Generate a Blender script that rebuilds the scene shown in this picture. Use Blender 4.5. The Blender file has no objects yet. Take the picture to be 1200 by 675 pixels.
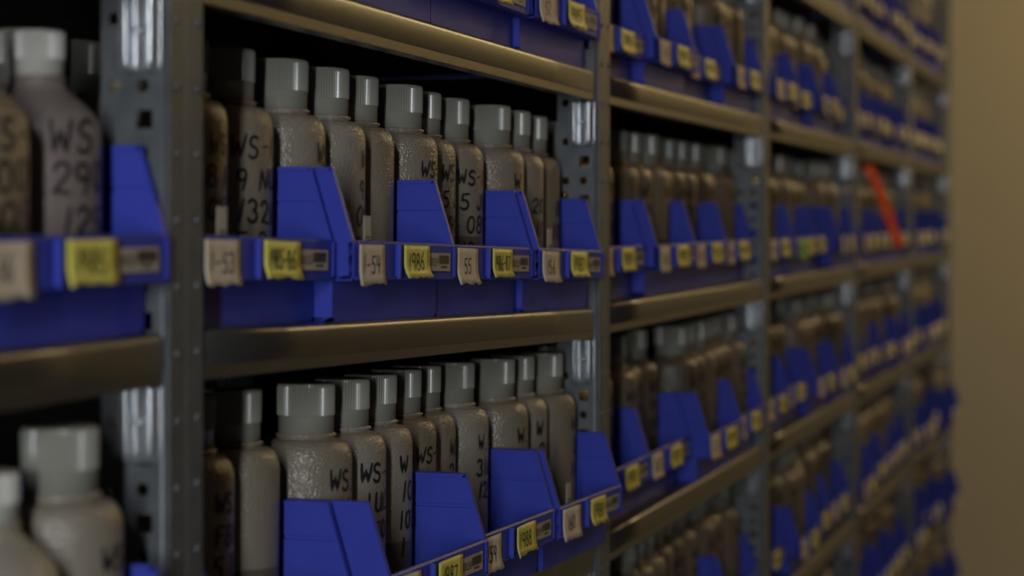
import bpy, bmesh, math, random
from mathutils import Vector, Matrix, Euler

random.seed(7)
PI = math.pi
scene = bpy.context.scene
COL = scene.collection

# ------------------------------------------------------------------ layout (metres)
EYE = 1.15                       # camera height
D = 0.517                        # camera to shelf face
# joints between the bays: (x, y) of the shelf face, and drop below the eye of each shelf at that joint
JOINT = [(0.19, 0.018), (1.114, 0.014), (2.032, 0.0), (2.955, 0.0), (3.90, 0.0), (4.84, 0.0), (5.77, 0.0)]
STD = {'TT': -0.372, 'T': -0.144, 'M': 0.084, 'B': 0.312, 'BB': 0.540, 'BBB': 0.768, 'BBBB': 0.985}
NEAR = {'TT': -0.388, 'T': -0.156, 'M': 0.064, 'B': 0.292, 'BB': 0.520, 'BBB': 0.755, 'BBBB': 0.985}
HEIGHTS = [NEAR, NEAR, dict(STD, M=0.087), STD, STD, STD, STD]
SHELF_DEPTH = 0.40
LEVELS = ['TT', 'T', 'M', 'B', 'BB', 'BBB', 'BBBB']


def shelf_z(bay, lev, x):
    hl = HEIGHTS[bay][lev]
    hr = HEIGHTS[bay + 1][lev]
    if bay > 1:
        hl = STD[lev]
    f = (x - JOINT[bay][0]) / (JOINT[bay + 1][0] - JOINT[bay][0])
    return EYE - (hl + (hr - hl) * f)


def shelf_rot(bay, lev):
    dx = JOINT[bay + 1][0] - JOINT[bay][0]
    dz = shelf_z(bay, lev, JOINT[bay + 1][0]) - shelf_z(bay, lev, JOINT[bay][0])
    dy = JOINT[bay + 1][1] - JOINT[bay][1]
    return (0, -math.atan2(dz, dx), math.atan2(dy, dx))


def face_y(bay, x):
    f = (x - JOINT[bay][0]) / (JOINT[bay + 1][0] - JOINT[bay][0])
    return JOINT[bay][1] * (1 - f) + JOINT[bay + 1][1] * f


# ------------------------------------------------------------------ materials
def mat(name, color, rough=0.5, metal=0.0, spec=0.5):
    m = bpy.data.materials.new(name)
    m.use_nodes = True
    b = m.node_tree.nodes['Principled BSDF']
    b.inputs['Base Color'].default_value = (*color, 1)
    b.inputs['Roughness'].default_value = rough
    b.inputs['Metallic'].default_value = metal
    b.inputs['Specular IOR Level'].default_value = spec
    return m


def nodes_of(m):
    return m.node_tree.nodes, m.node_tree.links, m.node_tree.nodes['Principled BSDF']


def vary(m, c1, c2, scale, rough=None, bump=0.0, stretch=(1, 1, 1)):
    """noise-driven colour (and roughness) over object coordinates"""
    N, L, b = nodes_of(m)
    tc = N.new('ShaderNodeTexCoord')
    mp = N.new('ShaderNodeMapping')
    mp.inputs['Scale'].default_value = stretch
    nz = N.new('ShaderNodeTexNoise')
    nz.inputs['Scale'].default_value = scale
    nz.inputs['Detail'].default_value = 4
    L.new(tc.outputs['Object'], mp.inputs['Vector'])
    L.new(mp.outputs[0], nz.inputs['Vector'])
    r = N.new('ShaderNodeValToRGB')
    r.color_ramp.elements[0].position = 0.3
    r.color_ramp.elements[1].position = 0.7
    r.color_ramp.elements[0].color = (*c1, 1)
    r.color_ramp.elements[1].color = (*c2, 1)
    L.new(nz.outputs['Fac'], r.inputs['Fac'])
    L.new(r.outputs['Color'], b.inputs['Base Color'])
    if rough:
        mr = N.new('ShaderNodeMapRange')
        mr.inputs['To Min'].default_value = rough[0]
        mr.inputs['To Max'].default_value = rough[1]
        L.new(nz.outputs['Fac'], mr.inputs['Value'])
        L.new(mr.outputs[0], b.inputs['Roughness'])
    if bump:
        bp = N.new('ShaderNodeBump')
        bp.inputs['Strength'].default_value = bump
        bp.inputs['Distance'].default_value = 0.002
        L.new(nz.outputs['Fac'], bp.inputs['Height'])
        L.new(bp.outputs[0], b.inputs['Normal'])
    return m


def bottle_material(name='frosted_plastic', A=(0.27, 0.243, 0.2), B=(0.18, 0.145, 0.102)):
    """natural HDPE: pale and frosted, beads of condensation above the liquid, darker where liquid stands behind the wall"""
    m = mat(name, A, 0.30)
    N, L, b = nodes_of(m)
    tc = N.new('ShaderNodeTexCoord')
    oi = N.new('ShaderNodeObjectInfo')
    sep = N.new('ShaderNodeSeparateXYZ')
    L.new(tc.outputs['Object'], sep.inputs[0])
    tint = N.new('ShaderNodeValToRGB')
    e = tint.color_ramp.elements
    e[0].position, e[0].color = 0.0, (*A, 1)
    e[1].position, e[1].color = 1.0, (*B, 1)
    L.new(oi.outputs['Random'], tint.inputs['Fac'])
    # liquid level differs from bottle to bottle
    lev = N.new('ShaderNodeMapRange')
    lev.inputs['To Min'].default_value = 0.015
    lev.inputs['To Max'].default_value = 0.062
    mul = N.new('ShaderNodeMath'); mul.operation = 'MULTIPLY'; mul.inputs[1].default_value = 7.31
    fr = N.new('ShaderNodeMath'); fr.operation = 'FRACT'
    L.new(oi.outputs['Random'], mul.inputs[0]); L.new(mul.outputs[0], fr.inputs[0]); L.new(fr.outputs[0], lev.inputs['Value'])
    sub = N.new('ShaderNodeMath'); sub.operation = 'SUBTRACT'
    L.new(sep.outputs['Z'], sub.inputs[0]); L.new(lev.outputs[0], sub.inputs[1])
    st = N.new('ShaderNodeMapRange'); st.inputs['From Min'].default_value = -0.0006; st.inputs['From Max'].default_value = 0.0006
    L.new(sub.outputs[0], st.inputs['Value'])
    liq = N.new('ShaderNodeMixRGB'); liq.blend_type = 'MULTIPLY'; liq.inputs['Fac'].default_value = 1
    liq.inputs['Color2'].default_value = (0.52, 0.50, 0.47, 1)
    L.new(tint.outputs[0], liq.inputs['Color1'])
    mix = N.new('ShaderNodeMixRGB')
    L.new(st.outputs[0], mix.inputs['Fac']); L.new(liq.outputs[0], mix.inputs['Color1']); L.new(tint.outputs[0], mix.inputs['Color2'])
    L.new(mix.outputs[0], b.inputs['Base Color'])
    # beads
    vo = N.new('ShaderNodeTexVoronoi'); vo.inputs['Scale'].default_value = 620; vo.feature = 'SMOOTH_F1'
    nz = N.new('ShaderNodeTexNoise'); nz.inputs['Scale'].default_value = 40; nz.inputs['Detail'].default_value = 3
    L.new(tc.outputs['Object'], vo.inputs['Vector']); L.new(tc.outputs['Object'], nz.inputs['Vector'])
    inv = N.new('ShaderNodeMath'); inv.operation = 'SUBTRACT'; inv.inputs[0].default_value = 1.0
    L.new(vo.outputs['Distance'], inv.inputs[1])
    a = N.new('ShaderNodeMath'); a.operation = 'MULTIPLY'
    L.new(inv.outputs[0], a.inputs[0]); L.new(nz.outputs['Fac'], a.inputs[1])
    a2 = N.new('ShaderNodeMath'); a2.operation = 'MULTIPLY'
    up = N.new('ShaderNodeMapRange'); up.inputs['From Min'].default_value = 0.05; up.inputs['From Max'].default_value = 0.12
    up.inputs['To Min'].default_value = 0.25
    L.new(sep.outputs['Z'], up.inputs['Value'])
    L.new(a.outputs[0], a2.inputs[0]); L.new(up.outputs[0], a2.inputs[1])
    bp = N.new('ShaderNodeBump'); bp.inputs['Strength'].default_value = 1.0; bp.inputs['Distance'].default_value = 0.0016
    L.new(a2.outputs[0], bp.inputs['Height']); L.new(bp.outputs[0], b.inputs['Normal'])
    b.inputs['Subsurface Weight'].default_value = 0.25
    b.inputs['Subsurface Radius'].default_value = (0.02, 0.012, 0.006)
    b.inputs['Subsurface Scale'].default_value = 0.4
    return m


M_BOTTLE = bottle_material()
M_AMBER = bottle_material('amber_stained_plastic', (0.20, 0.155, 0.095), (0.19, 0.147, 0.09))
M_BROWN = bottle_material('brown_stained_plastic', (0.18, 0.145, 0.105), (0.085, 0.066, 0.045))
M_PINK = bottle_material('pinkish_stained_plastic', (0.185, 0.148, 0.138), (0.18, 0.143, 0.133))
M_CAP = mat('cap_plastic', (0.27, 0.268, 0.228), 0.24)
M_CAP_WHITE = mat('white_cap_plastic', (0.46, 0.45, 0.41), 0.4)
M_CAP.node_tree.nodes['Principled BSDF'].inputs['Subsurface Weight'].default_value = 0.15
M_CAP.node_tree.nodes['Principled BSDF'].inputs['Subsurface Scale'].default_value = 0.005
M_INK = mat('marker_ink', (0.012, 0.010, 0.012), 0.5)
M_BLUE = vary(mat('blue_plastic', (0.04, 0.05, 0.40), 0.40, spec=0.12), (0.040, 0.055, 0.385), (0.047, 0.064, 0.43), 30, rough=(0.40, 0.5))
M_POST = vary(mat('galvanised_post', (0.36, 0.38, 0.40), 0.42, 0.25), (0.090, 0.099, 0.109), (0.120, 0.129, 0.139), 60, rough=(0.36, 0.5))
M_SHELF = vary(mat('shelf_steel', (0.30, 0.29, 0.27), 0.36, 0.85), (0.135, 0.133, 0.124), (0.175, 0.172, 0.158), 14, rough=(0.27, 0.42), stretch=(0.25, 3, 3))
M_ZINC = vary(mat('zinc_clip', (0.5, 0.54, 0.58), 0.24, 0.75), (0.46, 0.49, 0.52), (0.58, 0.61, 0.65), 90, rough=(0.17, 0.24))
M_BRASS = mat('brass_bolt', (0.8, 0.55, 0.2), 0.25, 1.0)
M_WHITE_TAPE = vary(mat('masking_tape', (0.55, 0.46, 0.37), 0.7), (0.60, 0.52, 0.39), (0.70, 0.60, 0.46), 70, bump=0.2)
M_YELLOW_TAPE = vary(mat('yellow_tape', (0.62, 0.56, 0.10), 0.5), (0.66, 0.60, 0.09), (0.78, 0.72, 0.15), 60, bump=0.3)
M_PAPER = mat('label_paper', (0.40, 0.36, 0.30), 0.6)
M_GREEN = mat('green_label', (0.16, 0.55, 0.04), 0.5)
M_ORANGE = mat('orange_tape', (0.95, 0.10, 0.02), 0.45)
M_WALL_FAR = vary(mat('painted_wall', (0.62, 0.52, 0.36), 0.8), (0.60, 0.50, 0.32), (0.64, 0.54, 0.36), 3, bump=0.05)
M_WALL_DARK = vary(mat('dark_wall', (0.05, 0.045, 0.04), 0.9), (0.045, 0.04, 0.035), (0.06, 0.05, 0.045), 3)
M_FLOOR = vary(mat('concrete_floor', (0.16, 0.14, 0.12), 0.6), (0.13, 0.115, 0.10), (0.18, 0.16, 0.14), 5)
M_CEIL = mat('ceiling_paint', (0.30, 0.28, 0.25), 0.9)

# ------------------------------------------------------------------ mesh helpers


def box(bm, x0, x1, y0, y1, z0, z1, mi=0, bev=0.0):
    vs = [bm.verts.new((x, y, z)) for z in (z0, z1) for y in (y0, y1) for x in (x0, x1)]
    fs = []
    for idx in ((0, 2, 3, 1), (4, 5, 7, 6), (0, 1, 5, 4), (2, 6, 7, 3), (0, 4, 6, 2), (1, 3, 7, 5)):
        f = bm.faces.new([vs[i] for i in idx]); f.material_index = mi; fs.append(f)
    if bev:
        es = list({e for f in fs for e in f.edges})
        bmesh.ops.bevel(bm, geom=es, offset=bev, segments=2, affect='EDGES', profile=0.6)


def lathe(bm, prof, n, mi=0, smooth=True):
    rings = []
    for (r, z) in prof:
        if r < 1e-6:
            rings.append([bm.verts.new((0, 0, z))])
        else:
            rings.append([bm.verts.new((r * math.cos(2 * PI * k / n), r * math.sin(2 * PI * k / n), z)) for k in range(n)])
    for a, b in zip(rings, rings[1:]):
        for k in range(n):
            k2 = (k + 1) % n
            if len(a) == 1 and len(b) == 1:
                continue
            if len(a) == 1:
                f = bm.faces.new((a[0], b[k2], b[k]))
            elif len(b) == 1:
                f = bm.faces.new((a[k], a[k2], b[0]))
            else:
                f = bm.faces.new((a[k], a[k2], b[k2], b[k]))
            f.material_index = mi
            f.smooth = smooth


def prism(bm, pts, x0, x1, mi=0):
    """closed polygon pts (y,z) extruded along x"""
    a = [bm.verts.new((x0, y, z)) for y, z in pts]
    b = [bm.verts.new((x1, y, z)) for y, z in pts]
    n = len(pts)
    fs = [bm.faces.new(a), bm.faces.new(b[::-1])]
    for i in range(n):
        fs.append(bm.faces.new((a[i], b[i], b[(i + 1) % n], a[(i + 1) % n])))
    for f in fs:
        f.material_index = mi


def to_mesh(name, bm, mats, recalc=True):
    if recalc:
        bmesh.ops.recalc_face_normals(bm, faces=bm.faces)
    me = bpy.data.meshes.new(name)
    bm.to_mesh(me)
    bm.free()
    for m in mats:
        me.materials.append(m)
    return me


def link(name, data, parent=None, loc=(0, 0, 0), rot=(0, 0, 0)):
    o = bpy.data.objects.new(name, data)
    COL.objects.link(o)
    o.parent = parent
    o.location = loc
    o.rotation_euler = rot
    return o


def tag(o, label=None, cat=None, group=None, kind=None):
    for k, v in (('label', label), ('category', cat), ('group', group), ('kind', kind)):
        if v:
            o[k] = v
    return o


# ------------------------------------------------------------------ handwriting: a stroke alphabet, box 0.62 wide, 1 high
def arc(cx, cy, rx, ry, a0, a1, n=10):
    return [(cx + rx * math.cos(math.radians(a0 + (a1 - a0) * i / n)), cy + ry * math.sin(math.radians(a0 + (a1 - a0) * i / n))) for i in range(n + 1)]


G = {
    '0': [arc(.3, .5, .27, .48, 100, 465, 16)],
    '1': [[(.36, 1), (.26, 0)]],
    '2': [arc(.28, .74, .25, .25, 170, -30, 9) + [(.05, .02), (.2, .08), (.6, .0)]],
    '3': [arc(.26, .76, .24, .24, 150, -80, 9) + arc(.26, .26, .28, .27, 85, -150, 10)],
    '4': [[(.12, 1), (.06, .45), (.56, .48)], [(.48, .95), (.42, 0)]],
    '5': [[(.58, .98), (.16, .95), (.12, .56)] + arc(.25, .29, .29, .29, 110, -140, 10)],
    '6': [[(.46, 1), (.2, .66), (.06, .3)] + arc(.3, .25, .25, .25, 170, 530, 14)],
    '7': [[(.04, .93), (.56, .97), (.24, 0)]],
    '8': [arc(.3, .75, .22, .24, 60, 270, 8) + arc(.3, .25, .28, .25, 90, -270, 14) + arc(.3, .75, .22, .24, -90, 60, 6)],
    '9': [arc(.29, .72, .24, .26, 20, 380, 14) + [(.5, .4), (.4, 0)]],
    'W': [[(.0, 1), (.1, .04), (.3, .7), (.46, .02), (.66, 1)]],
    'S': [arc(.32, .75, .24, .23, 40, 250, 9) + arc(.28, .26, .26, .25, 75, -150, 10)],
    'J': [[(.4, .99), (.38, .3)] + arc(.19, .26, .19, .26, 0, -170, 8)],
    'U': [[(.04, 1), (.04, .4)] + arc(.28, .3, .25, .3, 180, 360, 9) + [(.54, .98), (.58, .02)]],
    'N': [[(.04, 0), (.08, 1), (.5, .04), (.58, 1)]],
    'O': [arc(.3, .5, .29, .47, 100, 465, 16)],
    'V': [[(.02, 1), (.26, 0), (.58, 1)]],
    'L': [[(.1, 1), (.06, .02), (.54, .06)]],
    'Y': [[(.02, 1), (.28, .5), (.58, 1)], [(.28, .5), (.24, 0)]],
    'A': [[(.0, 0), (.3, 1), (.56, 0)], [(.1, .36), (.48, .38)]],
    'P': [[(.08, 0), (.1, 1)] + arc(.12, .74, .4, .25, 85, -90, 8)],
    'R': [[(.08, 0), (.1, 1)] + arc(.12, .74, .4, .25, 85, -90, 8) + [(.56, .0)]],
    'F': [[(.56, .96), (.1, .97), (.06, 0)], [(.08, .52), (.46, .54)]],
    'E': [[(.56, .96), (.1, .97), (.06, .02), (.56, .04)], [(.08, .52), (.46, .54)]],
    'C': [arc(.34, .5, .3, .48, 55, 305, 12)],
    'G': [arc(.34, .5, .3, .48, 55, 340, 13) + [(.36, .45)]],
    'M': [[(.0, 0), (.08, 1), (.3, .4), (.54, 1), (.6, 0)]],
    'D': [[(.08, 0), (.08, 1)] + arc(.08, .5, .48, .48, 88, -88, 10)],
    'B': [[(.08, 0), (.08, 1)] + arc(.1, .76, .36, .23, 85, -90, 7) + arc(.1, .27, .44, .26, 90, -88, 8)],
    'T': [[(.0, .96), (.6, .98)], [(.3, .97), (.27, 0)]],
    '-': [[(.1, .48), (.5, .52)]],
    '.': [[(.1, .0), (.16, .05)]],
    '/': [[(.0, -.1), (.5, 1.1)]],
}


def strokes(text, h, rnd, jitter=0.05, track=0.24):
    """polylines in metres, starting at u=0, baseline v=0; returns (polylines, width)"""
    out, u = [], 0.0
    for ch in text:
        if ch == ' ':
            u += h * 0.55
            continue
        sx, dy, sk = 1 + rnd.uniform(-.12, .12), rnd.uniform(-jitter, jitter), rnd.uniform(-.02, .12)
        adv = 0.32 if ch in '1.' else 0.62
        off = -0.14 if ch == '1' else 0
        for pl in G[ch]:
            out.append([(u + h * sx * (p + off + sk * q), h * (q + dy)) for p, q in pl])
        u += h * (adv * sx + track)
    return out, u - h * track


def ribbon(bm, poly, w, place, mi):
    """flat ink stroke of width w; place(u,v) -> (point)"""
    pts = [poly[0]]
    for a, b in zip(poly, poly[1:]):                     # subdivide so strokes follow a curved wall
        k = max(1, int(math.dist(a, b) / 0.003))
        pts += [(a[0] + (b[0] - a[0]) * i / k, a[1] + (b[1] - a[1]) * i / k) for i in range(1, k + 1)]
    L_, R_ = [], []
    for i, p in enumerate(pts):
        a = pts[max(0, i - 1)]; b = pts[min(len(pts) - 1, i + 1)]
        dx, dy = b[0] - a[0], b[1] - a[1]
        l = math.hypot(dx, dy) or 1
        nx, ny = -dy / l * w / 2, dx / l * w / 2
        if i == 0 or i == len(pts) - 1:
            s = -1 if i == 0 else 1
            p = (p[0] + s * dx / l * w * .4, p[1] + s * dy / l * w * .4)
            nx, ny = nx * .7, ny * .7
        L_.append(bm.verts.new(place(p[0] + nx, p[1] + ny)))
        R_.append(bm.verts.new(place(p[0] - nx, p[1] - ny)))
    for i in range(len(pts) - 1):
        f = bm.faces.new((L_[i], R_[i], R_[i + 1], L_[i + 1]))
        f.material_index = mi


# ------------------------------------------------------------------ sample bottles
R_A, R_B = 0.0327, 0.0345
def rounded(r0, z0, r1, z1, n, p=1.0):
    """quarter-round shoulder from (r0,z0) vertical to (r1,z1) horizontal"""
    return [(r1 + (r0 - r1) * math.cos(PI / 2 * i / n) ** p, z0 + (z1 - z0) * math.sin(PI / 2 * i / n)) for i in range(n + 1)]


def bottle_mesh(lines, seed, kind='A', body=None):
    rnd = random.Random(seed)
    bm = bmesh.new()
    R = R_A if kind == 'A' else R_B
    if kind == 'A':
        prof = [(0, 0.002), (R - .008, 0.002), (R - .005, 0.0)] + [(R - .004 + .004 * math.sin(a), .004 - .004 * math.cos(a)) for a in (.3, .8, 1.2, 1.571)]
        prof += [(R, .06), (R, .124)] + rounded(R, .124, .0205, .1395, 8, .8)[1:] + [(.0195, .1405), (.0215, .1412), (.0215, .1428), (.018, .1436), (.018, .150)]
        top = 0.118
    else:
        prof = [(0, 0.002), (R - .008, 0.002), (R - .005, 0.0)] + [(R - .004 + .004 * math.sin(a), .004 - .004 * math.cos(a)) for a in (.3, .8, 1.2, 1.571)]
        prof += [(R, .05), (R, .1075)] + [(R - .0012, .112), (R - .004, .1165), (R - .0085, .1212), (R - .0132, .1252), (R - .017, .1285), (R - .0195, .1318), (R - .0200, .1338), (.0155, .1345), (.0155, .136), (.0125, .137), (.0125, .142)]
        top = 0.1085
    lathe(bm, prof, 40)
    bmesh.ops.recalc_face_normals(bm, faces=bm.faces)
    hgt, gap = (0.0128, 0.0208) if kind == 'A' else (0.0155, 0.0218)
    for i, ln in enumerate(lines):
        if not ln:
            continue
        h = hgt * rnd.uniform(.95, 1.15)
        pls, wid = strokes(ln, h, rnd, track=.2)
        start = rnd.uniform(-.003, .006)
        v0 = top - .014 - gap * i
        tilt = rnd.uniform(-.03, .05)
        for pl in pls:
            def place(u, v):
                a = -2.05 + (start + u) / (R + .0004)
                return ((R + .0004) * math.cos(a), (R + .0004) * math.sin(a), v0 + v + tilt * u)
            ribbon(bm, pl, 0.0023 * rnd.uniform(.9, 1.15), place, 1)
    me = to_mesh('bottle_body', bm, [body or M_BOTTLE, M_INK], recalc=False)
    return me


def cap_mesh(kind='A'):
    bm = bmesh.new()
    if kind == 'A':
        n = 64
        lathe(bm, [(.0172, .1437), (.0196, .1437), (.0196, .1555), (.0203, .1560)], 64)
        prof = [(.0204, .1560), (.0206, .1752), (.0198, .1775), (.0185, .1782), (0, .1782)]
    else:
        n = 44
        lathe(bm, [(.0125, .1372), (.0142, .1372), (.0142, .1460), (.0148, .1464)], 44)
        prof = [(.0150, .1464), (.0151, .1596), (.0146, .1612), (.0136, .1618), (0, .1618)]
    rings = []
    for j, (r, z) in enumerate(prof):
        if r < 1e-6:
            rings.append([bm.verts.new((0, 0, z))]); continue
        ribd = 0.0008 if j < 2 else (0.0002 if j == 2 else 0)
        rings.append([bm.verts.new(((r - (ribd if k % 2 else 0)) * math.cos(2 * PI * k / (2 * n)), (r - (ribd if k % 2 else 0)) * math.sin(2 * PI * k / (2 * n)), z)) for k in range(2 * n)])
    for a, b in zip(rings, rings[1:]):
        for k in range(2 * n):
            k2 = (k + 1) % (2 * n)
            f = bm.faces.new((a[k], a[k2], b[k2], b[k])) if len(b) > 1 else bm.faces.new((a[k], a[k2], b[0]))
            f.smooth = len(b) > 1 and False
    return to_mesh('screw_cap', bm, [M_CAP if kind == 'A' else M_CAP_WHITE])


CAP = {'A': cap_mesh('A'), 'B': cap_mesh('B')}
MONTHS = ['JUN', 'JULY', 'AUG', 'NOV', 'FEB', 'MAY', 'SEP', 'OCT']
_r = random.Random(3)
VARIANT = [bottle_mesh(['WS-%d' % _r.randint(1, 4), '%d %s' % (_r.randint(1, 30), _r.choice(MONTHS)), '%04d' % _r.randint(700, 1500), '%d.%d' % (_r.randint(5, 14), _r.randint(0, 9))], 100 + i, 'A', M_BROWN if i > 2 else None) for i in range(11)]
ORD = ['first', 'second', 'third', 'fourth', 'fifth', 'sixth', 'seventh']
BAY_LEVELS = {0: ['M', 'B'], 1: ['T', 'M', 'B'], 2: ['T', 'M', 'B', 'BB'], 3: ['TT', 'T', 'M', 'B', 'BB', 'BBB'],
              4: ['TT', 'T', 'M', 'B', 'BB', 'BBB'], 5: ['TT', 'T', 'M', 'B', 'BB', 'BBB', 'BBBB']}


def where(bay, lev):
    ls = BAY_LEVELS[bay]
    i = ls.index(lev)
    s = 'topmost' if i == 0 else ('lowest' if i == len(ls) - 1 else ORD[i])
    return '%s shelf of %s bay' % (s, ORD[bay])


def add_bottle(bay, lev, x, y, mesh, label, kind='A', lift=0.0048, turn=0.0):
    """y is the distance behind the straight shelf face line y=0"""
    x -= shelf_rot(bay, lev)[2] * (y - .01)              # the bay runs at a slight angle
    o = link('sample_bottle', mesh, None, (x, y, shelf_z(bay, lev, x) + lift))
    rx, ry, rz = shelf_rot(bay, lev)
    o.rotation_mode = 'ZYX'
    o.rotation_euler = (0, ry, turn)
    link('screw_cap', CAP[kind], o)
    tag(o, label, 'bottle', 'sample bottles standing in the blue bins')
    return o


# ------------------------------------------------------------------ blue bins: width 0.21 along the shelf, front lip at y=0 of the bin
BW, BH, BD = 0.210, 0.104, 0.29
LIP0, LIP1 = 0.029, 0.055


def bin_mesh():
    bm = bmesh.new()
    t = 0.0034
    yb = 0.0155                                        # lower body stands back from the lip
    box(bm, 0, BW, yb, BD, 0, 0.003)                  # floor
    box(bm, t, BW - t, yb, yb + t, 0.003, LIP0 + .002)         # lower front wall
    box(bm, 0, BW, BD - t, BD, 0.003, BH)             # back wall
    # lip with rolled upper edge
    prism(bm, [(yb + t, LIP0 - .001), (0.002, LIP0 - .001), (0, LIP0 + .001), (0, LIP1 - .001), (.0012, LIP1 + .0006), (.0034, LIP1 + .0006), (.0042, LIP1 - .001), (.0036, LIP0 + .0025), (yb + t, LIP0 + .0025)], 0, BW)
    # ledges that hold the labels and the upright rib
    box(bm, .004, BW - .003, -.0012, .001, LIP0, LIP0 + .0018)
    box(bm, .080, .0845, -.0035, .001, LIP0, LIP1 - .001, bev=.0008)
    box(bm, BW - .006, BW - .001, -.0012, .001, LIP0, LIP1 - .001)
    # side walls: low at the front, steep rise, panel step half way up
    for s in (0, 1):
        a, b = (0, t) if s == 0 else (BW - t, BW)
        mid = .079
        ym = .0035 + (.018 - .0035) * (mid - LIP1) / (BH - LIP1)
        prism(bm, [(yb, 0), (yb, LIP0), (.001, LIP0), (.001, LIP1), (ym, mid), (BD, mid), (BD, 0)], a, b)
        prism(bm, [(ym + .0006, mid + .0030), (.018, BH), (BD, BH), (BD, mid + .0030)], a, b)
        ga, gb = (a, b - .0029) if s == 0 else (a + .0029, b)
        prism(bm, [(ym, mid), (ym + .0006, mid + .0030), (BD, mid + .0030), (BD, mid)], ga, gb)
        # rolled rim along the slope and the top
        ra, rb = (-.0008, t + .0012) if s == 0 else (BW - t - .0012, BW + .0008)
        prism(bm, [(.0005, LIP1 - .001), (.0165, BH + .0012), (.0195, BH - .0005), (.0040, LIP1 - .001)], ra, rb)
        prism(bm, [(.0165, BH - .0016), (.0165, BH + .0012), (BD, BH + .0012), (BD, BH - .0016)], ra, rb)
    return to_mesh('bin_body', bm, [M_BLUE])


BIN = bin_mesh()


def tape_mesh(w, h, z0, text, ht, m, seed, curl=0.004, y0=-0.0016, th=0.0005, wt=0.0016):
    """strip of tape lying on the lip from z0 up to z0+h, a loose lower edge, writing in ink"""
    rnd = random.Random(seed)
    bm = bmesh.new()
    nx, nz = 8, 6
    lift = [rnd.uniform(0, 1) for _ in range(3)]

    def surf(u, v):
        f = 1 - v / h
        e = (u / w * 2 - 1)
        y = y0 - curl * (max(0, f - .55) / .45) ** 2 * (.4 + .6 * lift[0]) - curl * .5 * max(0, abs(e) - .6) * (lift[1] if e < 0 else lift[2]) * 2
        return y
    jag = [rnd.uniform(-.0012, .0012) for _ in range(nx + 1)]
    front, back = [], []
    for j in range(nz + 1):
        for i in range(nx + 1):
            u, v = w * i / nx, h * j / nz
            z = z0 + v + (jag[i] if j == 0 else 0) + (u - w / 2) * .02 * (lift[1] - .5)
            front.append(bm.verts.new((u, surf(u, v), z)))
            back.append(bm.verts.new((u, surf(u, v) + th, z)))
    S = nx + 1
    for j in range(nz):
        for i in range(nx):
            q = [j * S + i, j * S + i + 1, (j + 1) * S + i + 1, (j + 1) * S + i]
            bm.faces.new([front[k] for k in q]).smooth = True
            bm.faces.new([back[k] for k in q[::-1]]).smooth = True
    border = [i for i in range(S)] + [j * S + nx for j in range(1, nz + 1)] + [nz * S + i for i in range(nx - 1, -1, -1)] + [j * S for j in range(nz - 1, 0, -1)]
    for a, b in zip(border, border[1:] + border[:1]):
        bm.faces.new((front[b], front[a], back[a], back[b]))
    bmesh.ops.recalc_face_normals(bm, faces=bm.faces)
    if text:
        pls, wid = strokes(text, ht, rnd, track=.16)
        k = min(1, (w - .013) / wid)
        u0 = (w - wid * k) / 2
        v0 = h / 2 - ht / 2
        for pl in pls:
            ribbon(bm, [(u0 + p * k, v0 + q) for p, q in pl], wt, lambda u, v: (u, surf(u, v) - .0004, z0 + v), 1)
    return to_mesh('tape', bm, [m, M_INK], recalc=False)


def barcode_mesh(text, seed):
    rnd = random.Random(seed)
    bm = bmesh.new()
    w, h = .052, .0135
    box(bm, 0, w, -.0016, -.0008, 0, h)
    bmesh.ops.recalc_face_normals(bm, faces=bm.faces)
    if text:
        pls, wid = strokes(text, .0056, rnd, jitter=0, track=.2)
        for pl in pls:
            ribbon(bm, [(.003 + p * .021 / wid, .004 + q) for p, q in pl], .0008, lambda u, v: (u, -.0019, v), 1)
    x = .026
    while x < w - .004:
        b = rnd.choice((.0005, .0008, .0012))
        vs = [bm.verts.new(p) for p in ((x, -.0019, .0052), (x + b, -.0019, .0052), (x + b, -.0019, .0118), (x, -.0019, .0118))]
        bm.faces.new(vs).material_index = 1
        x += b + rnd.choice((.0004, .0006))
    for k in range(6):
        u = .031 + k * .0022
        vs = [bm.verts.new(p) for p in ((u, -.0019, .0022), (u + .0014, -.0019, .0022), (u + .0014, -.0019, .0040), (u, -.0019, .0040))]
        bm.faces.new(vs).material_index = 1
    return to_mesh('barcode', bm, [M_PAPER, M_INK], recalc=False)


def tag_mesh():
    bm = bmesh.new()
    box(bm, 0, .013, 0, .0006, 0, .030)
    bmesh.ops.recalc_face_normals(bm, faces=bm.faces)
    for k in range(5):
        z = .006 + k * .0022
        vs = [bm.verts.new(p) for p in ((.002, -.0003, z), (.011, -.0003, z), (.011, -.0003, z + .0011), (.002, -.0003, z + .0011))]
        bm.faces.new(vs).material_index = 1
    return to_mesh('paper_tag', bm, [M_PAPER, M_INK], recalc=False)


TAG = tag_mesh()
GW = [tape_mesh(.050, .0275, LIP0 - .0035, t, .012, M_WHITE_TAPE, 40 + i) for i, t in enumerate(['1-61', '162', '63', '1-64'])]
GY = [tape_mesh(.052, .0235, LIP0 + .001, t, .012, M_YELLOW_TAPE, 60 + i, y0=-.0038) for i, t in enumerate(['1988', '1989', '88-89', '1990'])]
GB = [barcode_mesh(t, 80 + i) for i, t in enumerate(['10061', '10062', '10063'])]


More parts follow.
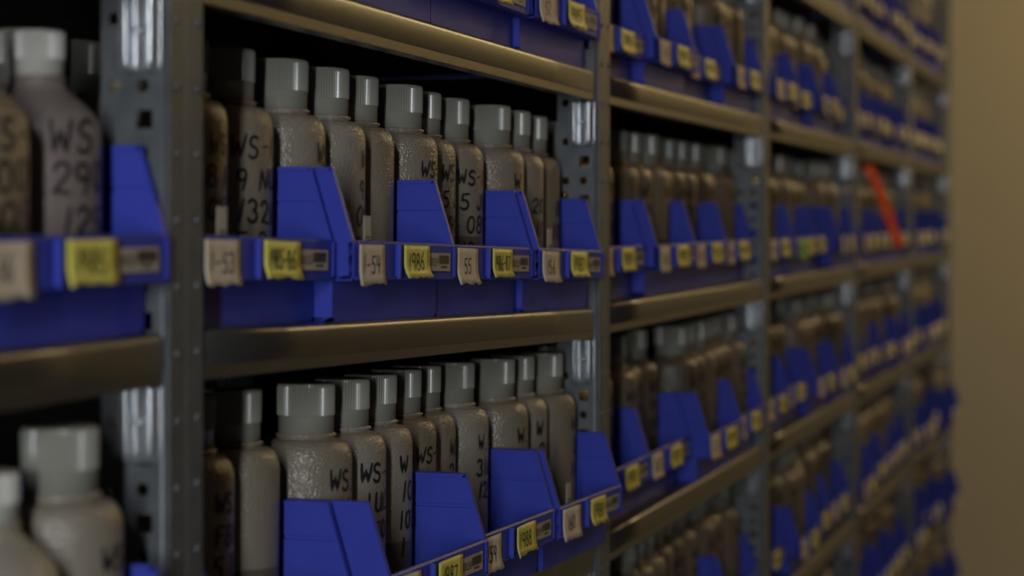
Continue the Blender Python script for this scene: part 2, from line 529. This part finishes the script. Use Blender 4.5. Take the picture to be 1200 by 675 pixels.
def add_bin(bay, lev, k, x, y, label, white=None, yellow=None, code=None, paper=False, skew=0.0):
    rx, ry, rz = shelf_rot(bay, lev)
    o = link('storage_bin', None, None, (x, y, shelf_z(bay, lev, x) + .0003), (0, ry, rz + skew))
    o.empty_display_size = .05
    link('bin_body', BIN, o)
    seed = bay * 100 + k * 7 + len(lev) * 31 + ord(lev[0])
    rnd = random.Random(seed)
    far = bay > 2
    if white != '':
        me = tape_mesh(.050, .0275, LIP0 - .0035, white, .012, M_WHITE_TAPE, seed) if white else GW[rnd.randrange(4)]
        link('masking_tape_label', me, o, (.004, 0, 0))
    if yellow != '':
        me = tape_mesh(.052, .0235, LIP0 + .001, yellow, .012, M_YELLOW_TAPE, seed + 1, y0=-.0038) if yellow else GY[rnd.randrange(4)]
        tag(link('yellow_tape_label', me, o, (.086, 0, 0)), 'yellow tape label')
    if code != '':
        me = barcode_mesh(code, seed + 2) if code else GB[rnd.randrange(3)]
        tag(link('barcode_label', me, o, (.1415, 0, LIP0 + .006)), 'printed barcode label')
    if paper:
        tag(link('paper_tag', TAG, o, (.040 + rnd.uniform(-.01, .01), .0048, LIP1 - .012)), 'small paper tag standing behind the rim')
    tag(o, label, 'bin', 'blue bins along the shelves')
    return o


# ------------------------------------------------------------------ shelving bays
POST_TOP, POST_BOT = EYE + 0.62, 0.0
STRIP = 0.045                   # width of a post's front strip; a post stands centred on each joint
HALF = STRIP / 2
FLANGE = 0.040


def ring_cell(bm, P, u0, u1, v0, v1, cu, cv, r, n=8, square=False):
    """one rectangle of sheet metal with a hole; P(u,v) -> point"""
    outer, inner = [], []
    if square:
        n = 4
    for k in range(n):
        a = 2 * PI * (k + .5) / n
        dx, dy = math.cos(a), math.sin(a)
        s = min(((u1 if dx > 0 else u0) - cu) / dx if abs(dx) > 1e-9 else 9, ((v1 if dy > 0 else v0) - cv) / dy if abs(dy) > 1e-9 else 9)
        outer.append((cu + dx * s, cv + dy * s))
        if square:
            q = max(abs(dx), abs(dy))
            inner.append((cu + dx / q * r, cv + dy / q * r))
        else:
            inner.append((cu + dx * r, cv + dy * r))
    ov = [bm.verts.new(P(*p)) for p in outer]
    iv = [bm.verts.new(P(*p)) for p in inner]
    corners = {}
    for k in range(n):
        k2 = (k + 1) % n
        a, b = outer[k], outer[k2]
        poly = [ov[k], ov[k2], iv[k2], iv[k]]
        # add the rectangle's corner when two neighbours lie on different sides
        same = (abs(a[0] - b[0]) < 1e-9 and (abs(a[0] - u0) < 1e-9 or abs(a[0] - u1) < 1e-9)) or (abs(a[1] - b[1]) < 1e-9 and (abs(a[1] - v0) < 1e-9 or abs(a[1] - v1) < 1e-9))
        if not same:
            cx = u1 if max(a[0], b[0]) > cu + (u1 - cu) * .99 else u0
            cy = v1 if max(a[1], b[1]) > cv + (v1 - cv) * .99 else v0
            poly.insert(1, bm.verts.new(P(cx, cy)))
        bm.faces.new(poly)


def post_mesh(sx, sy):
    """L-shaped perforated angle post. sx=+1: corner at the bay's near end, front strip runs +x. sy=+1: front post"""
    bm = bmesh.new()
    pit = .038
    n = int((POST_TOP - POST_BOT) / pit)
    rc = .003
    FP = lambda u, v: (sx * u, 0, v)                       # front strip
    SP = lambda u, v: (0, sy * u, v)                       # side flange
    for k in range(n):
        z0 = POST_BOT + k * pit
        z1, zm = z0 + pit, z0 + pit / 2
        hs = rc + (STRIP - rc) * .5
        for ua, ub in ((rc, hs - .0012), (hs + .0012, STRIP)):
            bm.faces.new([bm.verts.new(FP(*p)) for p in ((ua, z0), (ub, z0), (ub, z1), (ua, z1))])
        for ua, ub, da, db in ((hs - .0012, hs, 0, .0022), (hs, hs + .0012, .0022, 0)):     # pressed crease
            bm.faces.new([bm.verts.new((sx * p, sy * d, v)) for p, d, v in ((ua, da, z0), (ub, db, z0), (ub, db, z1), (ua, da, z1))])
        half = rc + (FLANGE - rc) * .5
        ring_cell(bm, SP, rc, half, z0, zm, rc + .011, z0 + pit * .25, .0040)
        ring_cell(bm, SP, half, FLANGE, z0, zm, half + .010, z0 + pit * .25, .0040)
        ring_cell(bm, SP, rc, half, zm, z1, rc + .010, z0 + pit * .75, .0052, square=True)
        vs = [bm.verts.new(SP(*p)) for p in ((half, zm), (FLANGE, zm), (FLANGE, z1), (half, z1))]
        bm.faces.new(vs)
        for uc, yy in ((rc + .010, 0), (hs + .0145, 0)):
            zc = z0 + pit * .25
            c = bm.verts.new((sx * uc, -sy * (yy + .0016), zc))
            ring = [bm.verts.new((sx * (uc + .0026 * math.cos(q * PI / 4)), -sy * (yy + .0002), zc + .0026 * math.sin(q * PI / 4))) for q in range(8)]
            for q in range(8):
                f = bm.faces.new((c, ring[q], ring[(q + 1) % 8])); f.smooth = True
    zt = POST_BOT + n * pit
    prev = None
    for i in range(5):                                     # rounded corner
        a = PI / 2 * i / 4
        x, y = sx * (rc - rc * math.sin(a)), sy * (rc - rc * math.cos(a))
        cur = [bm.verts.new((x, y, POST_BOT)), bm.verts.new((x, y, zt))]
        if prev:
            bm.faces.new((prev[0], cur[0], cur[1], prev[1])).smooth = True
        prev = cur
    bmesh.ops.remove_doubles(bm, verts=bm.verts, dist=1e-5)
    bmesh.ops.recalc_face_normals(bm, faces=bm.faces)
    want = Vector((-sx, -sy, 0))
    f0 = max(bm.faces, key=lambda f: abs(f.normal.dot(want)))
    if f0.normal.dot(want) < 0:
        bmesh.ops.reverse_faces(bm, faces=bm.faces)
    return to_mesh('post', bm, [M_POST, M_ZINC], recalc=False)


POSTS = {(sx, sy): post_mesh(sx, sy) for sx in (1, -1) for sy in (1, -1)}


def shelf_mesh(L, drop):
    """tray shelf, x from 0 to L, falling by drop; front edge folded down to a lip with a bead"""
    prof = [(SHELF_DEPTH, -.029), (SHELF_DEPTH, -.003), (SHELF_DEPTH - .003, 0), (.20, 0), (.0042, 0), (.0026, -.0006), (.0012, -.0016), (.0004, -.003), (0, -.0048),
            (0, -.0210), (.0006, -.0220), (.0006, -.0288), (.0010, -.0292), (.0120, -.0292), (.0120, -.0240)]
    bm = bmesh.new()
    N = 6
    rows = []
    for i in range(N + 1):
        x = L * i / N
        rows.append([bm.verts.new((x, y, z - drop * i / N)) for y, z in prof])
    for a, b in zip(rows, rows[1:]):
        for k in range(len(prof) - 1):
            f = bm.faces.new((a[k], b[k], b[k + 1], a[k + 1]))
            f.smooth = 3 < k < 9
    bmesh.ops.recalc_face_normals(bm, faces=bm.faces)
    top = max(bm.faces, key=lambda f: f.calc_area())
    if top.normal.z < 0:
        bmesh.ops.reverse_faces(bm, faces=bm.faces)
    return to_mesh('shelf', bm, [M_SHELF], recalc=False)


def clip_mesh(sx):
    """pressed zinc clip hooked to the side flange: two ribs and a rounded foot. Its back lies at x=0, faces sx"""
    bm = bmesh.new()
    w, h = .0265, .043
    prof = []
    n = 36
    for i in range(n + 1):
        u = w * i / n
        d = .0026
        for c in (.0040, .0190):
            q = (u - c) / .0036
            if abs(q) < 1:
                d = max(d, .0026 + .0058 * math.cos(q * PI / 2) ** .8)
        if u < .0012 or u > w - .0012:
            d = .001
        prof.append((u, d))
    zs = [0, -.012, -.028, -.036, -.0400, -.0420, -.043]
    shr = [1, 1, 1, 1, .97, .90, .80]
    dep = [1, 1, 1, 1, .97, .8, .35]
    rows = []
    for z, s, q in zip(zs, shr, dep):
        rows.append([bm.verts.new((sx * d * q, w / 2 + (u - w / 2) * s, z)) for u, d in prof])
    for a, b in zip(rows, rows[1:]):
        for k in range(n):
            bm.faces.new((a[k], a[k + 1], b[k + 1], b[k])).smooth = True
    return to_mesh('shelf_clip', bm, [M_ZINC])


CLIPS = {s: clip_mesh(s) for s in (1, -1)}


def bolt_mesh(sx, r=.0042, dome=1.0, m=None):
    bm = bmesh.new()
    lathe(bm, [(0, .0042 * dome), (r * .4, .0040 * dome), (r * .75, .0031 * dome), (r * .95, .0019 * dome), (r, 0.0012), (r, 0)], 16)
    bmesh.ops.rotate(bm, verts=bm.verts, cent=(0, 0, 0), matrix=Matrix.Rotation(sx * PI / 2, 3, 'Y'))
    return to_mesh('bolt', bm, [m or M_ZINC])


BOLTS = {s: bolt_mesh(s, .0030) for s in (1, -1)}
BIG_BOLT = bolt_mesh(-1, .0052, 2.2)
BRASS_BOLT = bolt_mesh(-1, .0030, 1.6, M_BRASS)
BAY_LABEL = ['grey metal shelving bay nearest the camera, cut off by its first post',
             'grey metal shelving bay holding the sharp handwritten bottles, second in the row',
             'grey metal shelving bay third in the row, past the middle post',
             'grey metal shelving bay fourth in the row',
             'grey metal shelving bay fifth in the row, with the orange tape',
             'grey metal shelving bay at the far end beside the tan wall']
for bay in range(6):
    (xa, ya), (xb, yb) = JOINT[bay], JOINT[bay + 1]
    yaw = math.atan2(yb - ya, xb - xa)
    LEN = math.hypot(xb - xa, yb - ya)
    u = link('metal_shelving', None, None, (xa, ya, 0), (0, 0, yaw))
    tag(u, BAY_LABEL[bay], 'shelving', 'metal shelving bays in one row')
    ends = [-HALF] + ([LEN - HALF] if bay == 5 else [])        # each bay owns the posts at its near end; the last also those at the wall
    for px in ends:
        for sy in (1, -1):
            p = link('post', POSTS[(1, sy)], u, (px, -.0004 if sy == 1 else SHELF_DEPTH + .0004, 0))
            md = p.modifiers.new('sheet', 'SOLIDIFY'); md.thickness = .0016; md.offset = -1
    for lev in LEVELS:
        za, zb = shelf_z(bay, lev, xa), shelf_z(bay, lev, xb)
        x0, x1 = HALF + .0012, LEN - HALF - .0022 - (.0062 if bay == 1 else 0)
        f0, f1 = x0 / LEN, x1 / LEN
        z0 = za + (zb - za) * f0
        drop = (za - zb) * (f1 - f0)
        s = link('shelf', shelf_mesh(x1 - x0, drop), u, (x0, 0, z0))
        md = s.modifiers.new('sheet', 'SOLIDIFY'); md.thickness = .0012; md.offset = -1
        for sx in (1, -1):
            px = -HALF + .0019 if sx == 1 else LEN - HALF - .0004
            zz = (za if sx == 1 else zb) - .0305
            c = link('shelf_clip', CLIPS[sx], u, (px, .0016, zz))
            tag(c, 'bright zinc clip under the shelf')
            link('bolt', BOLTS[sx], c, (sx * .0024, .0115, -.019))
    if bay == 0:
        tag(link('bolt', BIG_BOLT, u, (LEN - HALF - .0004, .030, EYE - .182)), 'round shiny bolt head')
    if bay == 1:
        tag(link('bolt', BRASS_BOLT, u, (LEN - HALF - .0022, .030, EYE + .024)), 'small brass bolt')

# ------------------------------------------------------------------ bins and bottles
def bottles_in(bay, lev, x0, ybin, k, n=3, back=0, texts=None, pos=None, turn=None):
    rnd = random.Random(bay * 1000 + k * 37 + ord(lev[0]) * 5 + len(lev))
    names = ['near', 'middle', 'far']
    for i in range(n):
        x = x0 + .0052 + R_A + i * (BW - .0104 - 2 * R_A) / 2
        y = ybin + .016 + R_A + rnd.uniform(.002, .02)
        if pos:
            y = pos[i][1]
        y = max(y, ybin + .0198 + R_A)
        t = texts[i] if texts else None
        me = bottle_mesh(t, bay * 100 + k * 10 + i + len(lev)) if t else VARIANT[3 + rnd.randrange(8) if bay > 1 else rnd.randrange(3)]
        if t and ''.join(t):
            lab = 'sample bottle marked %s, %s one in %s bin, %s' % (' '.join(q for q in t[:2] if q).replace('.', ''), names[i], ORD[k], where(bay, lev))
            if len(lab.split()) > 16:
                lab = 'bottle marked %s, %s in %s bin, %s' % (' '.join(q for q in t[:2] if q), names[i], ORD[k], where(bay, lev))
        else:
            lab = 'frosted sample bottle, %s one in %s bin, %s' % (names[i], ORD[k], where(bay, lev))
        add_bottle(bay, lev, x, y, me, lab, turn=(turn[i] if turn else rnd.uniform(-.35, .35)))
    for i in range(back):
        x = x0 + .0052 + R_A + i * (BW - .0104 - 2 * R_A) / 2
        y = max([p[1] for p in pos]) if pos else ybin + .016 + R_A + .02
        add_bottle(bay, lev, x, y + 2 * R_A + .004 + rnd.uniform(0, .008), VARIANT[3 + rnd.randrange(8)],
                   'frosted sample bottle, %s one in back row of %s bin, %s' % (names[i], ORD[k], where(bay, lev)), turn=rnd.uniform(-.4, .4))


def bin_label(bay, lev, k, extra='yellow tape'):
    return 'blue plastic bin with %s, %s along %s' % (extra, ORD[k], where(bay, lev))


# nearest bay: one bin of each shelf reaches into the photograph
NB = 0.8775
add_bin(0, 'M', 0, NB, .010, bin_label(0, 'M', 0), white='16', yellow='1985', code='10052')
add_bottle(0, 'M', .962, .066, bottle_mesh(['WS-', '300', '205'], 901, 'B', M_AMBER), 'amber narrow-necked bottle marked WS 300 in the bin nearest the camera', 'B', turn=-.35)
add_bottle(0, 'M', 1.041, .066, bottle_mesh(['WS', '290', '1257'], 902, 'B', M_PINK), 'pinkish narrow-necked bottle marked WS 290 beside the first post', 'B', turn=-.35)
add_bin(0, 'B', 0, .838, -.018, bin_label(0, 'B', 0), white='157', yellow='1986', code='10056')
add_bottle(0, 'B', .9425, .0375, bottle_mesh(['', '', ''], 903, 'B'), 'short narrow-necked bottle in front of taller bottles, lowest shelf of first bay', 'B')
add_bottle(0, 'B', 1.0105, .0352, VARIANT[2], 'wide-capped bottle beside the first post, lowest shelf of first bay')

# second bay
X1 = [1.1385, 1.3500, 1.5645, 1.7790]
Y1 = {'T': [.012, .006, .004, -.004], 'M': [.016, .0, .0, -.008], 'B': [.004, -.024, -.018, -.024]}
for k in range(1, 4):
    add_bin(1, 'T', k, X1[k] + .004, Y1['T'][k], bin_label(1, 'T', k), white=['', '49', '1-50', '52'][k], yellow=['', '1984', '1984', '1985'][k], code=['', '10049', '10050', '10051'][k])
bottles_in(1, 'T', X1[3] + .004, Y1['T'][3], 3)
TXT_M = [[['WS', '9 NOV', '1320', '5.8'], ['WS-1', '8 NOV', '0586', '5.2'], ['WS-1', '9 NOV', '1320', '5.8']],
         [['WS-1', '21 JUN', '0930', '11.'], ['W', '9 JUL', '0910', '9.'], ['', '', '', '']],
         [['WS-1', '21 JU', '1020', '12.'], ['WS', '15 JU', '0910', '11.'], ['WS-1', '5 JUL', '0850', '12']],
         [['W', '18 AU', '1130', '9.'], ['', '20 J', '11', ''], ['', '10', '10', '']]]
POS_M = [[(1.175, .078), (1.2435, .082), (1.311, .079)],
         [(1.388, .072), (1.4555, .067), (1.522, .069)],
         [(1.603, .061), (1.670, .068), (1.737, .065)],
         [(1.8165, .052), (1.884, .053), (1.951, .056)]]
TURN_M = [(0, -.05, -.5), (.28, .25, 0), (-.2, -.2, -.33), (.02, -.04, .15)]
TURN_B = [(0, -.05, 0), (-.25, -.3, 0), (-.3, .2, .05), (-.1, -.05, .25)]
LAB_M = [('1-53', '1985-86', '10053'), ('1-54', '1986', '10054'), ('55', '1986-87', '10055'), ('156', '1987', '10056')]
for k in range(4):
    add_bin(1, 'M', k, X1[k], Y1['M'][k], bin_label(1, 'M', k, 'tape marked ' + LAB_M[k][0]), *LAB_M[k], paper=k in (0, 1, 3))
    bottles_in(1, 'M', X1[k], Y1['M'][k], k, 3, 2, TXT_M[k], POS_M[k], turn=TURN_M[k])
TXT_B = [[['WS-', 'F01', '58', ''], ['WS.', 'F81', '5.8', ''], ['', '', '', '']],
         [['WS.', '26 JUN', '0915', '11'], ['WS-1', 'JULY', '850', '10.'], ['W', '10 JU', '1078', '1']],
         [['WS-1', '76', '0910', ''], ['WS-1', '2 J', '0', ''], ['W.', '316', '122', '']],
         [['W. S', '147', '3', ''], ['W', '212', '172', ''], ['W', '2', '11', '']]]
POS_B = [[(1.172, .074), (1.2435, .077), (1.311, .074)],
         [(1.398, .054), (1.466, .053), (1.533, .056)],
         [(1.608, .064), (1.676, .070), (1.743, .062)],
         [(1.822, .051), (1.890, .052), (1.957, .043)]]
LAB_B = [('157', '1987', '10057'), ('158', '1987', '10058'), ('159', '1988', '10059'), ('160', '1988', '10060')]
for k in range(4):
    add_bin(1, 'B', k, X1[k] + (.006 if k else 0) + (.004 if k == 3 else 0), Y1['B'][k], bin_label(1, 'B', k, 'tape marked ' + LAB_B[k][0]), *LAB_B[k], paper=k == 3)
    bottles_in(1, 'B', X1[k] + (.006 if k else 0) + (.004 if k == 3 else 0), Y1['B'][k], k, 3, 0, TXT_B[k], POS_B[k], turn=TURN_B[k])

# bays further along
PRESENT = {2: {'T': range(4), 'M': range(4), 'B': range(4), 'BB': range(4)},
           3: {'TT': (2, 3), 'T': range(4), 'M': range(4), 'B': range(4), 'BB': range(4), 'BBB': (2, 3)},
           4: {l: range(4) for l in ('TT', 'T', 'M', 'B', 'BB', 'BBB')},
           5: dict({l: range(4) for l in ('TT', 'T', 'M', 'B', 'BB', 'BBB')}, BBBB=(2, 3))}
for bay, lv in PRESENT.items():
    for lev, ks in lv.items():
        for k in ks:
            rnd = random.Random(bay * 911 + k * 13 + ord(lev[0]) * 3 + len(lev) * 71)
            x0 = JOINT[bay][0] + HALF + .006 + k * .2165 + rnd.uniform(-.001, .001)
            y0 = rnd.choice((-.010, -.004, .0, .004, .012))
            if bay == 2 and lev == 'M':
                y0 = (.012, .0, .004, .010)[k]
            if bay == 2 and lev == 'B':
                y0 = (.008, .008, -.014, -.006)[k]
            if bay == 5 and k == 3 and lev in ('BB', 'BBB', 'BBBB'):
                y0 = -.032
            o = add_bin(bay, lev, k, x0, y0, bin_label(bay, lev, k, 'green sticker' if (bay, lev, k) == (3, 'M', 1) else 'yellow tape'), skew=rnd.uniform(-.004, .002))
            if (bay, lev, k) == (3, 'M', 1):
                tag(link('green_sticker', tape_mesh(.045, .030, LIP0 - .006, None, .01, M_GREEN, 5, y0=-.006), o, (.010, 0, 0)), 'bright green sticker')
            n = 3 if bay < 5 else 2
            if bay == 4 and lev in ('TT', 'BBB'):
                n = 2
            bottles_in(bay, lev, x0, y0, k, n, 2 if (bay == 2 and lev == 'M') else 0)

# orange tape looped over a bottle and hanging across the front of a bin in the fifth bay
def tape_band(pts, w, th):
    bm = bmesh.new()
    rows = []
    for i, p in enumerate(pts):
        a, b = Vector(pts[max(0, i - 1)]), Vector(pts[min(len(pts) - 1, i + 1)])
        t = (b - a).normalized()
        side = Vector((.75, -.66, 0.1)); side = (side - t * side.dot(t)).normalized()
        nrm = t.cross(side)
        c = Vector(p)
        rows.append([bm.verts.new(c + side * (w / 2) * s + nrm * (th / 2) * q) for s, q in ((-1, -1), (1, -1), (1, 1), (-1, 1))])
    for a, b in zip(rows, rows[1:]):
        for k in range(4):
            bm.faces.new((a[k], a[(k + 1) % 4], b[(k + 1) % 4], b[k])).smooth = False
    bm.faces.new(rows[0]); bm.faces.new(rows[-1][::-1])
    return to_mesh('flagging_tape', bm, [M_ORANGE])


zM = EYE - STD['M']
ot = link('flagging_tape', tape_band([(.0, .068, .1895), (.0, .045, .1905), (.0, .020, .189), (.0, .009, .181), (.004, .002, .165), (.008, -.010, .135), (.014, -.022, .10), (.020, -.034, .065), (.024, -.045, .03)], .022, .002), None, (4.183, .0, zM))
tag(ot, 'bright orange tape hanging from a bottle over blue bin in fifth bay', 'tape')

# ------------------------------------------------------------------ room
def slab(name, x0, x1, y0, y1, z0, z1, m):
    bm = bmesh.new()
    box(bm, x0, x1, y0, y1, z0, z1)
    return tag(link(name, to_mesh(name, bm, [m])), kind='structure')


XF = 5.80
slab('floor', -3.2, XF + .1, -2.2, .6, -.1, 0, M_FLOOR)
slab('ceiling', -3.2, XF + .1, -2.2, .6, 2.6, 2.7, M_CEIL)
slab('wall_far', XF, XF + .1, -2.2, .6, 0, 2.6, M_WALL_FAR)
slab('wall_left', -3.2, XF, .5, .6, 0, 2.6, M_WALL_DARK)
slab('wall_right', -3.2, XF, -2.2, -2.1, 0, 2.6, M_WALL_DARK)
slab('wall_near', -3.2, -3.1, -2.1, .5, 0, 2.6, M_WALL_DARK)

# ------------------------------------------------------------------ light
def area(name, loc, target, sx, sy, power, color):
    l = bpy.data.lights.new(name, 'AREA')
    l.shape = 'RECTANGLE'; l.size = sx; l.size_y = sy; l.energy = power; l.color = color
    o = bpy.data.objects.new(name, l)
    COL.objects.link(o)
    o.location = loc
    o.rotation_euler = (Vector(target) - Vector(loc)).to_track_quat('-Z', 'Y').to_euler()
    return o


area('cool_tube_lamp', (-1.0, -.585, 1.34), (2.0, -.2, 1.1), .07, 1.0, 27, (.93, .97, 1.0))
area('warm_end_lamp', (5.5, -1.35, 2.5), (5.55, -.9, 1.0), .4, .3, 24, (1.0, .78, .41))
area('warm_aisle_fill', (3.0, -1.5, 2.55), (2.2, 0, 1.1), .5, .2, 5, (1.0, .62, .26))  # added fill from the aisle side, warms the bottle fronts

w = bpy.data.worlds.new('room_air')
scene.world = w
w.use_nodes = True
w.node_tree.nodes['Background'].inputs['Color'].default_value = (.5, .45, .4, 1)
w.node_tree.nodes['Background'].inputs['Strength'].default_value = 0.02

# ------------------------------------------------------------------ camera: 2500 px focal length at 1200 px width
cam = bpy.data.cameras.new('camera')
co = bpy.data.objects.new('camera', cam)
COL.objects.link(co)
a = math.atan(750 / 2500)
co.location = (0, -D, EYE)
co.rotation_euler = (PI / 2, 0, -(PI / 2 - a))
cam.sensor_width = 36
cam.lens = 36 * 2500 / 1200
cam.shift_y = -80.5 / 1200
cam.clip_start = .02
cam.dof.use_dof = True
cam.dof.focus_distance = 1.66
cam.dof.aperture_fstop = 4.9
scene.camera = co

scene.view_settings.view_transform = 'Standard'
scene.view_settings.look = 'None'
scene.view_settings.gamma = 1
scene.view_settings.use_curve_mapping = False
scene.view_settings.exposure = 0.0
